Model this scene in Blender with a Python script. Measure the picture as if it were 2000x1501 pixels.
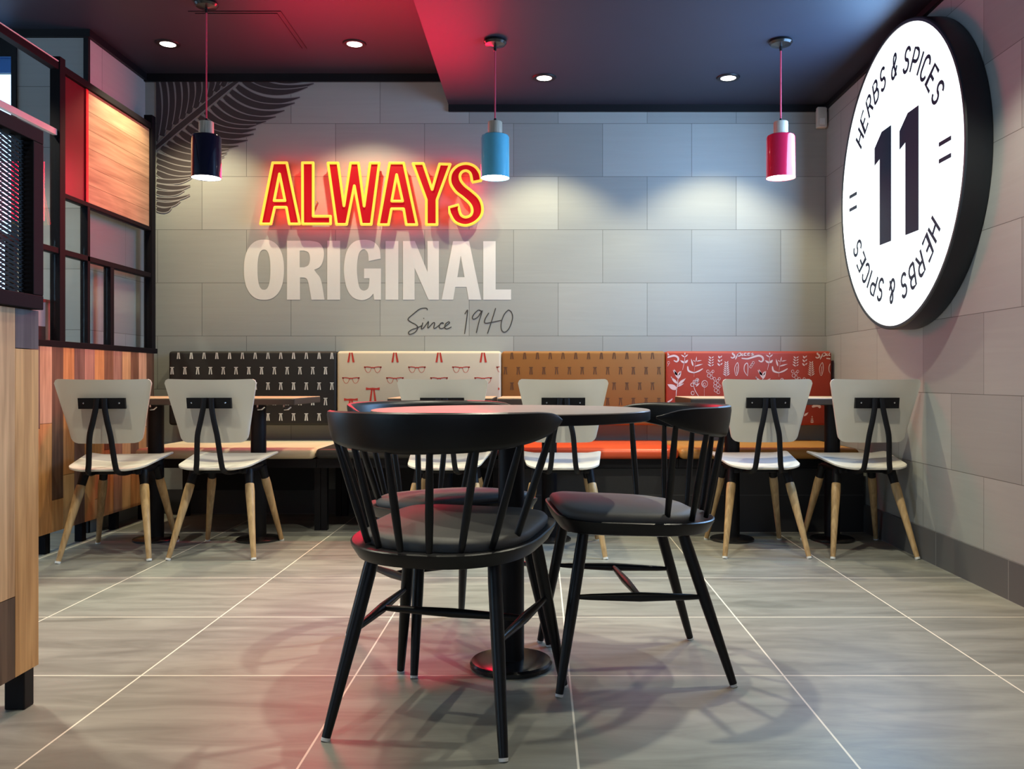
import bpy, bmesh, math, random
from math import sin, cos, pi, radians
from mathutils import Vector, Matrix
random.seed(4)
S = bpy.context.scene
for o in list(bpy.data.objects): bpy.data.objects.remove(o)
COL = S.collection
F, CX, CY, H = 1701.0, 1055.0, 740.0, 0.83      # focal length in px, principal point, camera height

# ------------------------------------------------------------------ camera
cd = bpy.data.cameras.new('camera'); cam = bpy.data.objects.new('camera', cd); COL.objects.link(cam)
cam.location = (0, 0, H); cam.rotation_euler = (radians(90), 0, 0)
cd.sensor_width = 36; cd.sensor_fit = 'HORIZONTAL'; cd.lens = F/2000*36
cd.shift_x = -(CX-1000)/2000; cd.shift_y = -(750.5-CY)/2000
cd.clip_start = 0.05; cd.clip_end = 100
S.camera = cam
# ------------------------------------------------------------------ world, exposure
w = bpy.data.worlds.new('world'); S.world = w; w.use_nodes = True
bg = w.node_tree.nodes['Background']; bg.inputs[0].default_value = (.50, .74, 1, 1); bg.inputs[1].default_value = 2.6
S.view_settings.view_transform = 'Standard'; S.view_settings.look = 'None'
S.view_settings.exposure = 0.0; S.view_settings.gamma = 1; S.view_settings.use_curve_mapping = False

def light(name, kind, loc, energy, color, **kw):
    l = bpy.data.lights.new(name, kind); l.energy = energy; l.color = color
    for k, v in kw.items():
        if k != 'rot': setattr(l, k, v)
    o = bpy.data.objects.new(name, l); o.location = loc
    if 'rot' in kw: o.rotation_euler = kw['rot']
    COL.objects.link(o); return o
WARM = (1, .90, .58)
CZ_L, CZ_R, STEP = 2.71, 2.52, -0.565
DOWN = [(-2.086, 4.88), (-1.04, 4.88), (.023, 4.88), (1.054, 4.88)]
DOWN_NEAR = [(-2.0, 2.9, 92), (-.98, 2.9, 68), (.10, 2.9, 105), (1.12, 2.9, 82), (-.62, 1.15, 50), (.9, 1.1, 16), (-2.85, 3.8, 90)]  # unseen downlights; the one beside the near planks is added to brighten them
def czat(x): return CZ_L if x < STEP else CZ_R
for i, (x, y) in enumerate(DOWN):
    light('downlight_beam', 'SPOT', (x, y, czat(x)-.012), 88, WARM, spot_size=radians(106), spot_blend=.45, shadow_soft_size=.03)
for i, (x, y, pw) in enumerate(DOWN_NEAR):
    light('downlight_beam', 'SPOT', (x, y, czat(x)-.012), pw, (1, .945, .74), spot_size=radians(105), spot_blend=.4, shadow_soft_size=.03)
# cool fill lamp added behind the camera, standing in for daylight there
light('front_cool_fill', 'AREA', (.4, -2.6, 1.6), 15, (.62, .78, 1), shape='RECTANGLE', size=3.6, size_y=1.9, rot=(radians(90), 0, 0))

# the light that the round sign and the neon letters give off
light('round_sign_light', 'AREA', (1.64, 4.105, 1.772), 60, (.25, .55, 1), shape='DISK', size=1.3, rot=(0, radians(90), 0))
light('neon_sign_light', 'AREA', (-1.03, 5.29, 1.97), 42, (1, .002, .055), shape='RECTANGLE', size=1.35, size_y=.36, rot=(radians(-90), 0, 0))

# ------------------------------------------------------------------ materials
def newmat(name):
    m = bpy.data.materials.new(name); m.use_nodes = True
    nt = m.node_tree; return m, nt, nt.nodes['Principled BSDF']
def C4(c): return (c[0], c[1], c[2], 1)
def nd(nt, t, **kw):
    n = nt.nodes.new(t)
    for k, v in kw.items():
        if k.startswith('i_'): n.inputs[int(k[2:])].default_value = v
        else: setattr(n, k, v)
    return n
def ln(nt, a, ao, b, bi): nt.links.new(a.outputs[ao], b.inputs[bi])
def mth(nt, op, a, b=None, c=None):
    n = nt.nodes.new('ShaderNodeMath'); n.operation = op
    for i, v in enumerate((a, b, c)):
        if v is None: continue
        if isinstance(v, (int, float)): n.inputs[i].default_value = v
        else: nt.links.new(v, n.inputs[i])
    return n.outputs[0]
def plain(name, col, rough=.5, metal=0, spec=.5, coat=0, emit=None, es=0, vary=.06, scale=30, bump=0):
    m, nt, p = newmat(name)
    p.inputs['Roughness'].default_value = rough; p.inputs['Metallic'].default_value = metal
    p.inputs['Specular IOR Level'].default_value = spec; p.inputs['Coat Weight'].default_value = coat
    tc = nd(nt, 'ShaderNodeTexCoord'); nz = nd(nt, 'ShaderNodeTexNoise'); nz.inputs['Scale'].default_value = scale
    ln(nt, tc, 'Object', nz, 'Vector')
    mx = nd(nt, 'ShaderNodeMix', data_type='RGBA')
    mx.inputs[6].default_value = C4([c*(1-vary) for c in col]); mx.inputs[7].default_value = C4([min(1, c*(1+vary)) for c in col])
    ln(nt, nz, 'Fac', mx, 0); ln(nt, mx, 2, p, 'Base Color')
    if bump:
        b = nd(nt, 'ShaderNodeBump'); b.inputs['Strength'].default_value = bump; b.inputs['Distance'].default_value = .002
        ln(nt, nz, 'Fac', b, 'Height'); ln(nt, b, 0, p, 'Normal')
    if emit:
        p.inputs['Emission Color'].default_value = C4(emit); p.inputs['Emission Strength'].default_value = es
    return m
def wood(name, c1, c2, axis=2, scale=1, rough=.55, knots=True):
    """grain runs along the axis (0 x, 1 y, 2 z) of the object's own coordinates"""
    m, nt, p = newmat(name)
    tc = nd(nt, 'ShaderNodeTexCoord'); mp = nd(nt, 'ShaderNodeMapping')
    sc = [60*scale]*3; sc[axis] = 3.0*scale; mp.inputs['Scale'].default_value = sc
    ln(nt, tc, 'Object', mp, 'Vector')
    nz = nd(nt, 'ShaderNodeTexNoise'); nz.inputs['Scale'].default_value = 1; nz.inputs['Detail'].default_value = 5; nz.inputs['Distortion'].default_value = .6
    ln(nt, mp, 0, nz, 'Vector')
    mp2 = nd(nt, 'ShaderNodeMapping'); s2 = [9*scale]*3; s2[axis] = 1.2*scale; mp2.inputs['Scale'].default_value = s2
    ln(nt, tc, 'Object', mp2, 'Vector')
    n2 = nd(nt, 'ShaderNodeTexNoise'); n2.inputs['Scale'].default_value = 1; n2.inputs['Detail'].default_value = 3; n2.inputs['Distortion'].default_value = 2
    ln(nt, mp2, 0, n2, 'Vector')
    f = mth(nt, 'ADD', mth(nt, 'MULTIPLY', nz.outputs['Fac'], .6), mth(nt, 'MULTIPLY', n2.outputs['Fac'], .5))
    cr = nd(nt, 'ShaderNodeValToRGB'); cr.color_ramp.elements[0].position = .38; cr.color_ramp.elements[1].position = .7
    cr.color_ramp.elements[0].color = C4([q*.72 for q in c1]); cr.color_ramp.elements[1].color = C4(c2)
    nt.links.new(f, cr.inputs[0]); ln(nt, cr, 0, p, 'Base Color')
    p.inputs['Roughness'].default_value = rough
    b = nd(nt, 'ShaderNodeBump'); b.inputs['Strength'].default_value = .15; b.inputs['Distance'].default_value = .001
    ln(nt, nz, 'Fac', b, 'Height'); ln(nt, b, 0, p, 'Normal')
    return m
def blocks(name, horiz, ushift, c1, c2, mortar):
    """large stone-look wall boards in running bond, courses 0.328 m high"""
    m, nt, p = newmat(name)
    g = nd(nt, 'ShaderNodeNewGeometry'); sp = nd(nt, 'ShaderNodeSeparateXYZ'); ln(nt, g, 'Position', sp, 0)
    cb = nd(nt, 'ShaderNodeCombineXYZ')
    u = mth(nt, 'ADD', sp.outputs[0 if horiz == 'x' else 1], ushift); v = mth(nt, 'ADD', sp.outputs[2], -.112+3.28)
    nt.links.new(u, cb.inputs[0]); nt.links.new(v, cb.inputs[1])
    bk = nd(nt, 'ShaderNodeTexBrick'); bk.offset = .5; bk.offset_frequency = 2
    bk.inputs['Scale'].default_value = 1; bk.inputs['Brick Width'].default_value = .55; bk.inputs['Row Height'].default_value = .328
    bk.inputs['Mortar Size'].default_value = .0016; bk.inputs['Mortar Smooth'].default_value = .3; bk.inputs['Bias'].default_value = 0
    bk.inputs['Color1'].default_value = C4(c1); bk.inputs['Color2'].default_value = C4(c2); bk.inputs['Mortar'].default_value = C4(mortar)
    ln(nt, cb, 0, bk, 'Vector')
    mp = nd(nt, 'ShaderNodeMapping'); mp.inputs['Scale'].default_value = (2, 30, 1); ln(nt, cb, 0, mp, 'Vector')
    nz = nd(nt, 'ShaderNodeTexNoise'); nz.inputs['Scale'].default_value = 1; nz.inputs['Detail'].default_value = 5; nz.inputs['Distortion'].default_value = 1.2
    ln(nt, mp, 0, nz, 'Vector')
    mx = nd(nt, 'ShaderNodeMix', data_type='RGBA', blend_type='MULTIPLY'); mx.inputs[0].default_value = 1
    vr = nd(nt, 'ShaderNodeMapRange'); vr.inputs['To Min'].default_value = .93; vr.inputs['To Max'].default_value = 1.05
    ln(nt, nz, 'Fac', vr, 0); cc = nd(nt, 'ShaderNodeCombineColor')
    for i in range(3): ln(nt, vr, 0, cc, i)
    ln(nt, bk, 'Color', mx, 6); ln(nt, cc, 0, mx, 7); ln(nt, mx, 2, p, 'Base Color')
    h = mth(nt, 'ADD', mth(nt, 'MULTIPLY', bk.outputs['Fac'], -1.2), mth(nt, 'MULTIPLY', nz.outputs['Fac'], .35))
    b = nd(nt, 'ShaderNodeBump'); b.inputs['Strength'].default_value = .35; b.inputs['Distance'].default_value = .002
    nt.links.new(h, b.inputs['Height']); ln(nt, b, 0, p, 'Normal')
    p.inputs['Roughness'].default_value = .55; p.inputs['Specular IOR Level'].default_value = .3
    return m
def floor_mat():
    m, nt, p = newmat('floor_tile')
    g = nd(nt, 'ShaderNodeNewGeometry'); sp = nd(nt, 'ShaderNodeSeparateXYZ'); ln(nt, g, 'Position', sp, 0)
    X, Y = sp.outputs[0], sp.outputs[1]
    fx = mth(nt, 'FRACT', mth(nt, 'DIVIDE', mth(nt, 'ADD', X, 6-.082), .6))
    fy = mth(nt, 'FRACT', mth(nt, 'DIVIDE', mth(nt, 'ADD', Y, 6-2.44), .6))
    dx = mth(nt, 'MULTIPLY', mth(nt, 'MINIMUM', fx, mth(nt, 'SUBTRACT', 1, fx)), .6)
    dy = mth(nt, 'MULTIPLY', mth(nt, 'MINIMUM', fy, mth(nt, 'SUBTRACT', 1, fy)), .6)
    far = mth(nt, 'GREATER_THAN', Y, 4.5)
    dyf = mth(nt, 'ABSOLUTE', mth(nt, 'SUBTRACT', Y, 4.725))
    dy2 = mth(nt, 'ADD', mth(nt, 'MULTIPLY', dy, mth(nt, 'SUBTRACT', 1, far)), mth(nt, 'MULTIPLY', dyf, far))
    dm = mth(nt, 'MINIMUM', dx, dy2)
    grout = nd(nt, 'ShaderNodeMapRange'); nt.links.new(dm, grout.inputs[0])
    grout.inputs['From Min'].default_value = .0021; grout.inputs['From Max'].default_value = .0030
    grout.inputs['To Min'].default_value = 1; grout.inputs['To Max'].default_value = 0
    ix = mth(nt, 'FLOOR', mth(nt, 'DIVIDE', mth(nt, 'ADD', X, 6-.082), .6)); iy = mth(nt, 'FLOOR', mth(nt, 'DIVIDE', mth(nt, 'ADD', Y, 6-2.44), .6))
    cid = nd(nt, 'ShaderNodeCombineXYZ'); nt.links.new(ix, cid.inputs[0]); nt.links.new(iy, cid.inputs[1])
    wn = nd(nt, 'ShaderNodeTexWhiteNoise', noise_dimensions='3D'); ln(nt, cid, 0, wn, 'Vector')
    cb = nd(nt, 'ShaderNodeCombineXYZ')
    nt.links.new(mth(nt, 'MULTIPLY', X, 2.2), cb.inputs[0]); nt.links.new(mth(nt, 'MULTIPLY', Y, 11), cb.inputs[1])
    nt.links.new(mth(nt, 'MULTIPLY', wn.outputs['Value'], 40), cb.inputs[2])
    nz = nd(nt, 'ShaderNodeTexNoise'); nz.inputs['Scale'].default_value = 1; nz.inputs['Detail'].default_value = 6; nz.inputs['Distortion'].default_value = .8
    nz.inputs['Roughness'].default_value = .6; ln(nt, cb, 0, nz, 'Vector')
    cr = nd(nt, 'ShaderNodeValToRGB'); e = cr.color_ramp.elements
    e[0].position = .3; e[0].color = (.185, .185, .162, 1); e[1].position = .72; e[1].color = (.345, .345, .305, 1)
    f = mth(nt, 'ADD', nz.outputs['Fac'], mth(nt, 'MULTIPLY', mth(nt, 'SUBTRACT', wn.outputs['Value'], .5), .10))
    nt.links.new(f, cr.inputs[0])
    mx = nd(nt, 'ShaderNodeMix', data_type='RGBA'); ln(nt, grout, 0, mx, 0); ln(nt, cr, 0, mx, 6); mx.inputs[7].default_value = (.86, .80, .68, 1)
    ln(nt, mx, 2, p, 'Base Color')
    rr = nd(nt, 'ShaderNodeMapRange'); ln(nt, nz, 'Fac', rr, 0); rr.inputs['To Min'].default_value = .36; rr.inputs['To Max'].default_value = .5
    ln(nt, rr, 0, p, 'Roughness'); p.inputs['Specular IOR Level'].default_value = .5
    b = nd(nt, 'ShaderNodeBump'); b.inputs['Strength'].default_value = .12; b.inputs['Distance'].default_value = .003
    ln(nt, nz, 'Fac', b, 'Height'); ln(nt, b, 0, p, 'Normal')
    return m
def tiles(name, horiz, ushift, width, vshift, height, c, mortar, rough=.45):
    m, nt, p = newmat(name)
    g = nd(nt, 'ShaderNodeNewGeometry'); sp = nd(nt, 'ShaderNodeSeparateXYZ'); ln(nt, g, 'Position', sp, 0)
    cb = nd(nt, 'ShaderNodeCombineXYZ')
    nt.links.new(mth(nt, 'ADD', sp.outputs[0 if horiz == 'x' else 1], ushift), cb.inputs[0]); nt.links.new(mth(nt, 'ADD', sp.outputs[2], vshift), cb.inputs[1])
    bk = nd(nt, 'ShaderNodeTexBrick'); bk.offset = 0; bk.inputs['Scale'].default_value = 1
    bk.inputs['Brick Width'].default_value = width; bk.inputs['Row Height'].default_value = height; bk.inputs['Mortar Size'].default_value = .0014
    bk.inputs['Color1'].default_value = C4(c); bk.inputs['Color2'].default_value = C4([x*1.12 for x in c]); bk.inputs['Mortar'].default_value = C4(mortar)
    ln(nt, cb, 0, bk, 'Vector'); ln(nt, bk, 'Color', p, 'Base Color'); p.inputs['Roughness'].default_value = rough
    return m
def glassy(name, tint, gloss=.08, rough=.02):
    m, nt, p = newmat(name); nt.nodes.remove(p)
    out = [n for n in nt.nodes if n.type == 'OUTPUT_MATERIAL'][0]
    tr = nd(nt, 'ShaderNodeBsdfTransparent'); tr.inputs[0].default_value = C4(tint)
    gl = nd(nt, 'ShaderNodeBsdfGlossy'); gl.inputs['Roughness'].default_value = rough
    lw = nd(nt, 'ShaderNodeLayerWeight'); lw.inputs[0].default_value = .5
    fr = mth(nt, 'ADD', mth(nt, 'MULTIPLY', mth(nt, 'POWER', lw.outputs['Facing'], 4), .35), .02)
    mx = nd(nt, 'ShaderNodeMixShader'); nt.links.new(fr, mx.inputs[0]); ln(nt, tr, 0, mx, 1); ln(nt, gl, 0, mx, 2); ln(nt, mx, 0, out, 0)
    return m

M = {}
M['floor'] = floor_mat()
GA, GB, GM = (.285, .288, .268), (.375, .378, .352), (.13, .13, .12)
M['wall_back'] = blocks('wall_boards_back', 'x', 5.5+.164+.275, GA, GB, GM)
M['wall_side'] = blocks('wall_boards_side', 'y', 5.5+.10, (.285, .292, .285), (.372, .38, .37), GM)
M['skirting'] = tiles('skirting_tile', 'y', 6-.25-.02, .6, 0, 2, (.10, .10, .105), (.3, .3, .29))
M['plinth'] = tiles('plinth_tile', 'x', 6-.082, .6, .1, .3, (.018, .018, .02), (.09, .09, .09))
M['skirting_x'] = tiles('skirting_tile_back', 'x', 6-.082, .6, 0, 2, (.05, .05, .052), (.2, .2, .2))
M['ceiling'] = plain('ceiling_paint', (.027, .030, .045), .5, spec=.22, scale=6)
M['black_trim'] = plain('black_trim', (.006, .006, .008), .5, spec=.3)
M['black_metal'] = plain('black_metal', (.005, .005, .007), .48, spec=.24)
M['frame_metal'] = plain('matt_black_frame', (.006, .005, .007), .65, spec=.10)
M['black_wood'] = plain('black_lacquer', (.006, .006, .007), .36, spec=.32, scale=60)
M['black_base'] = plain('black_base', (.012, .011, .011), .22, spec=.6)
M['pad'] = plain('grey_seat_pad', (.11, .107, .102), .6, spec=.35, scale=200, bump=.1)
M['white_ply'] = plain('white_laminate', (.60, .57, .505), .42, spec=.4, scale=8)
M['leg_wood'] = wood('pale_beech', (.40, .24, .10), (.60, .40, .19), 2, 1, .45)
M['glide'] = plain('white_glide', (.8, .8, .78), .4)
M['steel'] = plain('steel', (.6, .6, .6), .25, metal=1)
M['round_top'] = plain('taupe_laminate', (.25, .21, .185), .30, spec=.5, scale=12)
M['table_edge'] = plain('dark_edge', (.03, .022, .018), .4)
M['table_top'] = wood('tan_laminate', (.45, .30, .17), (.60, .42, .25), 0, .7, .35)
M['seat_cream'] = plain('cream_vinyl', (.74, .64, .44), .38, spec=.45, scale=9)
M['seat_black'] = plain('black_vinyl', (.03, .03, .028), .38, spec=.5)
M['seat_red'] = plain('orange_red_vinyl', (.72, .09, .025), .33, spec=.5, scale=9)
M['seat_tan'] = plain('ochre_vinyl', (.50, .235, .06), .38, spec=.45, scale=9)
M['back_black'] = plain('black_printed_fabric', (.017, .016, .015), .6, spec=.3, scale=150)
M['back_cream'] = plain('cream_printed_fabric', (.58, .50, .37), .5, spec=.35, scale=9)
M['back_tan'] = plain('tan_printed_fabric', (.27, .108, .022), .55, spec=.35, scale=9)
M['back_red'] = plain('red_printed_fabric', (.38, .042, .022), .45, spec=.35, scale=9)
M['print_white'] = plain('print_white', (.62, .62, .58), .5)
M['print_red'] = plain('print_red', (.52, .035, .02), .5)
M['print_brown'] = plain('print_brown', (.11, .045, .014), .5)
M['print_pink'] = plain('print_pale_pink', (.72, .50, .46), .5)
M['mural'] = plain('feather_paint', (.045, .034, .036), .6)
M['mural_line'] = plain('feather_line_paint', (.27, .25, .25), .6)
M['lettering'] = plain('white_vinyl_lettering', (.62, .60, .57), .5, vary=.02)
M['ink'] = plain('black_script', (.03, .03, .03), .5)
M['neon_yellow'] = plain('yellow_neon', (.30, .21, .01), .5, spec=.2, emit=(1, .62, .075), es=1.02)
M['neon_red'] = plain('red_neon_face', (.20, .002, .005), .45, spec=.2, emit=(1, .003, .016), es=.40)
M['neon_side'] = plain('red_letter_return', (.5, .01, .02), .35, emit=(1, .002, .02), es=11)
M['sign_face'] = plain('sign_face', (.9, .95, 1), .4, emit=(.84, .98, 1), es=1.32)
M['sign_case'] = plain('sign_case', (.012, .016, .022), .4)
M['sign_text'] = plain('sign_text', (.02, .035, .07), .6, spec=.2)
M['lamp_glow'] = plain('lamp_glow', (1, 1, 1), .4, emit=(1, .95, .86), es=14)
M['down_glow'] = plain('downlight_glow', (1, 1, 1), .4, emit=(1, .93, .80), es=10)
M['down_inner'] = plain('downlight_reflector', (.8, .8, .75), .3)
M['shade_navy'] = plain('navy_enamel', (.006, .008, .022), .16, coat=.6)
M['shade_blue'] = plain('blue_enamel', (.13, .47, .62), .22, coat=.6)
M['shade_red'] = plain('red_enamel', (.60, .012, .05), .22, coat=.6)
M['shade_inside'] = plain('shade_inside', (.85, .85, .83), .5)
M['cord'] = plain('pink_red_cord', (.62, .05, .10), .7)
M['neck_wood'] = wood('pale_neck_wood', (.50, .40, .29), (.66, .55, .42), 2, 2)
M['red_acrylic'] = plain('red_acrylic', (.10, .008, .013), .35)
M['red_frame'] = plain('red_frame', (.62, .01, .02), .4)
M['pink_paper'] = plain('pink_paper', (.62, .36, .38), .6)
M['panel_wood'] = None
M['glass'] = glassy('clear_glass', (.96, .98, .985))
M['blue_glass'] = glassy('blue_glass', (.36, .58, .90))
M['sensor'] = plain('sensor_white', (.62, .60, .56), .5)
M['pale_rail'] = plain('pale_rail', (.60, .55, .52), .45)
PL = [((.52, .27, .15), (.70, .42, .26)), ((.09, .045, .028), (.17, .085, .05)), ((.46, .19, .06), (.66, .32, .12)),
      ((.13, .065, .05), (.22, .12, .09)), ((.34, .17, .12), (.46, .25, .18)), ((.50, .22, .07), (.68, .36, .14)),
      ((.16, .07, .035), (.26, .13, .07)), ((.30, .16, .11), (.40, .23, .16)), ((.52, .30, .13), (.68, .42, .20)),
      ((.045, .038, .042), (.10, .085, .09))]
PW = [wood('plank_wood', a, b, 2, .9) for a, b in PL]
NPW = [wood('pale_plank_wood', (.58, .32, .15), (.80, .50, .27), 2, .8), wood('orange_plank_wood', (.56, .27, .09), (.76, .43, .18), 2, .8),
       wood('grey_plank_wood', (.055, .045, .05), (.12, .10, .105), 2, .8), wood('umber_plank_wood', (.09, .05, .03), (.17, .10, .065), 2, .8)]
HPW = [wood('warm_board', (.30, .175, .095), (.44, .28, .165), 1, .8), wood('warm_board_light', (.34, .205, .115), (.47, .30, .175), 1, .8)]

# ------------------------------------------------------------------ mesh helpers
class MB:
    def __init__(s): s.v = []; s.f = []; s.m = []
    def add(s, vs, fs, mi=0):
        o = len(s.v); s.v += [tuple(v) for v in vs]; s.f += [tuple(i+o for i in f) for f in fs]; s.m += [mi]*len(fs)
    def mesh(s, me, mi=0, T=None):
        s.add([(T @ v.co) if T else v.co.copy() for v in me.vertices], [tuple(p.vertices) for p in me.polygons], mi)
    def box(s, x0, x1, y0, y1, z0, z1, mi=0):
        s.add([(x0,y0,z0),(x1,y0,z0),(x1,y1,z0),(x0,y1,z0),(x0,y0,z1),(x1,y0,z1),(x1,y1,z1),(x0,y1,z1)],
              [(0,3,2,1),(4,5,6,7),(0,1,5,4),(1,2,6,5),(2,3,7,6),(3,0,4,7)], mi)
    def rbox(s, x0, x1, y0, y1, z0, z1, r=.01, seg=3, mi=0):
        bm = bmesh.new(); bmesh.ops.create_cube(bm, size=1)
        for v in bm.verts: v.co = Vector(((x0+x1)/2+v.co.x*(x1-x0), (y0+y1)/2+v.co.y*(y1-y0), (z0+z1)/2+v.co.z*(z1-z0)))
        bmesh.ops.bevel(bm, geom=bm.edges[:], offset=r, segments=seg, profile=.5, affect='EDGES')
        me = bpy.data.meshes.new('t'); bm.to_mesh(me); bm.free(); s.mesh(me, mi); bpy.data.meshes.remove(me)
    def lathe(s, prof, c=(0, 0, 0), n=40, mi=0, a=0):
        vs = []; fs = []
        for r, z in prof:
            for k in range(n): t = 2*pi*k/n+a; vs.append((c[0]+r*cos(t), c[1]+r*sin(t), c[2]+z))
        for i in range(len(prof)-1):
            for k in range(n): k2 = (k+1) % n; fs.append((i*n+k, i*n+k2, (i+1)*n+k2, (i+1)*n+k))
        s.add(vs, fs, mi)
    def tube(s, pts, rad, n=12, mi=0, flat=1.0, up=None, cap=True):
        """tube along pts; flat squeezes the section along `up`"""
        pts = [Vector(p) for p in pts]; N = len(pts)
        if not isinstance(rad, (list, tuple)): rad = [rad]*N
        vs = []; fs = []; pu = Vector(up) if up else None
        for i, p in enumerate(pts):
            t = (pts[min(i+1, N-1)]-pts[max(i-1, 0)]).normalized()
            if pu is None: pu = Vector((0, 0, 1)) if abs(t.z) < .9 else Vector((0, 1, 0))
            u = (pu - t*pu.dot(t)).normalized(); b = t.cross(u)
            for k in range(n):
                a = 2*pi*k/n; vs.append(p+u*(rad[i]*flat*cos(a))+b*(rad[i]*sin(a)))
            if not up: pu = u
        for i in range(N-1):
            for k in range(n): k2 = (k+1) % n; fs.append((i*n+k, i*n+k2, (i+1)*n+k2, (i+1)*n+k))
        if cap: fs += [tuple(range(n-1, -1, -1)), tuple((N-1)*n+k for k in range(n))]
        s.add(vs, fs, mi)
    def build(s, name, mats, parent=None, smooth=35, bevel=0, loc=None, recalc=True):
        me = bpy.data.meshes.new(name); me.from_pydata([tuple(v) for v in s.v], [], s.f)
        if not isinstance(mats, (list, tuple)): mats = [mats]
        for m in mats: me.materials.append(m)
        for p, mi in zip(me.polygons, s.m): p.material_index = mi
        if recalc:
            bm = bmesh.new(); bm.from_mesh(me); bmesh.ops.recalc_face_normals(bm, faces=bm.faces[:]); bm.to_mesh(me); bm.free()
        if smooth:
            me.shade_smooth(); me.set_sharp_from_angle(angle=radians(smooth))
        me.update()
        o = bpy.data.objects.new(name, me); COL.objects.link(o)
        if parent: o.parent = parent
        if bevel:
            b = o.modifiers.new('bevel', 'BEVEL'); b.width = bevel; b.segments = 2; b.limit_method = 'ANGLE'
        return o
def tag(o, label=None, cat=None, group=None, kind=None):
    if label: o['label'] = label
    if cat: o['category'] = cat
    if group: o['group'] = group
    if kind: o['kind'] = kind
    return o
def thing(name, loc, label, cat, group=None, rz=0):
    o = bpy.data.objects.new(name, None); COL.objects.link(o); o.empty_display_size = .1
    o.location = loc; o.rotation_euler = (0, 0, rz); tag(o, label, cat, group); return o
def copy_tree(o, parent=None):
    c = o.copy(); COL.objects.link(c)
    if parent: c.parent = parent
    for ch in [x for x in bpy.data.objects if x.parent == o]: copy_tree(ch, c)
    return c
def at(px, py, Z): return ((px-CX)/F*Z, Z, H+(CY-py)/F*Z)
def fill2d(loops, depth=0):
    """filled shape with holes from closed loops, in XY, extruded +-depth"""
    cu = bpy.data.curves.new('t', 'CURVE'); cu.dimensions = '2D'; cu.fill_mode = 'BOTH'; cu.extrude = depth
    for lp in loops:
        sp = cu.splines.new('POLY'); sp.points.add(len(lp)-1); sp.use_cyclic_u = True
        for p, q in zip(sp.points, lp): p.co = (q[0], q[1], 0, 1)
    o = bpy.data.objects.new('t', cu); COL.objects.link(o); bpy.context.view_layer.update()
    me = bpy.data.meshes.new_from_object(o.evaluated_get(bpy.context.evaluated_depsgraph_get()))
    bpy.data.objects.remove(o); bpy.data.curves.remove(cu); return me
def ribbon(pts, wd):
    """flat stroke in 2D -> (verts2d, quads); wd number or list"""
    n = len(pts); wd = wd if isinstance(wd, (list, tuple)) else [wd]*n
    vs = []
    for i, p in enumerate(pts):
        a = pts[max(i-1, 0)]; b = pts[min(i+1, n-1)]; dx, dy = b[0]-a[0], b[1]-a[1]; L = math.hypot(dx, dy) or 1
        nx, ny = -dy/L, dx/L; k = 1
        if 0 < i < n-1:
            ex, ey = p[0]-a[0], p[1]-a[1]; l2 = math.hypot(ex, ey) or 1; k = 1/max(.6, abs((-ey*nx+ex*ny)/l2))
        vs += [(p[0]+nx*wd[i]/2*k, p[1]+ny*wd[i]/2*k), (p[0]-nx*wd[i]/2*k, p[1]-ny*wd[i]/2*k)]
    return vs, [(2*i, 2*i+1, 2*i+3, 2*i+2) for i in range(n-1)]
def spline(pts, k=6, closed=False):
    """Catmull-Rom resample"""
    n = len(pts); out = []
    rng = range(n if closed else n-1)
    for i in rng:
        p = [pts[(i+j) % n] if closed else pts[min(max(i+j, 0), n-1)] for j in (-1, 0, 1, 2)]
        for s in range(k):
            t = s/k
            out.append(tuple(.5*((2*b)+(-a+c)*t+(2*a-5*b+4*c-d)*t*t+(-a+3*b-3*c+d)*t**3) for a, b, c, d in zip(*p)))
    if not closed: out.append(tuple(pts[-1]))
    return out
def struct(name, mb, m, **kw): return tag(mb.build(name, m, **kw), kind='structure')

# ------------------------------------------------------------------ setting
XR, XL, YB = 1.77, -2.44, 5.38
b = MB(); b.box(-6.2, 2.6, -3, 7, -.1, 0); struct('floor', b, M['floor'], smooth=0)
b = MB(); b.box(-6.2, 1.9, YB, YB+.12, 0, 3); struct('wall_back', b, M['wall_back'], smooth=0)
b = MB(); b.box(XR, XR+.12, -3, YB, 0, 3); struct('wall_right', b, M['wall_side'], smooth=0)
b = MB(); b.box(-2.84, XL, 4.70, YB, 0, CZ_L); struct('wall_left', b, [M['wall_side']], smooth=0)
b = MB(); b.box(-6.2, STEP, -3, YB, CZ_L, CZ_L+.15); struct('ceiling', b, M['ceiling'], smooth=0)
b = MB(); b.box(STEP, XR, -3, YB, CZ_R, CZ_L+.15); struct('ceiling', b, M['ceiling'], smooth=0)
b = MB(); b.box(-6.2, 1.9, -3.12, -3, 0, 3); struct('wall_front', b, M['wall_side'], smooth=0)
# glazed shop front to the far left
b = MB(); b.box(-6.2, -6.08, -3, YB, 0, .3); b.box(-6.2, -6.08, -3, YB, 2.6, 2.75); struct('wall_far_left', b, M['black_trim'], smooth=0)
b = MB()
for y in (-3, -1, 1, 3, 4.72): b.box(-6.18, -6.1, y, y+.06, .3, 2.6)
wf = struct('window_1', b, M['black_trim'], smooth=0)
b = MB(); b.box(-6.15, -6.14, -3, 4.78, .3, 2.6); b.build('glass_pane', M['glass'], wf, smooth=0)
b = MB()
b.box(-6.2, -2.84, 4.78, 4.84, 0, .3); b.box(-6.2, -2.84, 4.78, 4.84, 2.60, CZ_L); b.box(-2.90, -2.84, 4.78, 4.84, .3, 2.6)
b.box(-4.1, -4.04, 4.78, 4.84, .3, 2.6); b.box(-5.4, -5.34, 4.78, 4.84, .3, 2.6)
wf = struct('window_2', b, M['black_trim'], smooth=0)
b = MB(); b.box(-6.2, -2.9, 4.805, 4.815, .3, 2.52); b.build('glass_pane', M['glass'], wf, smooth=0)
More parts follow.
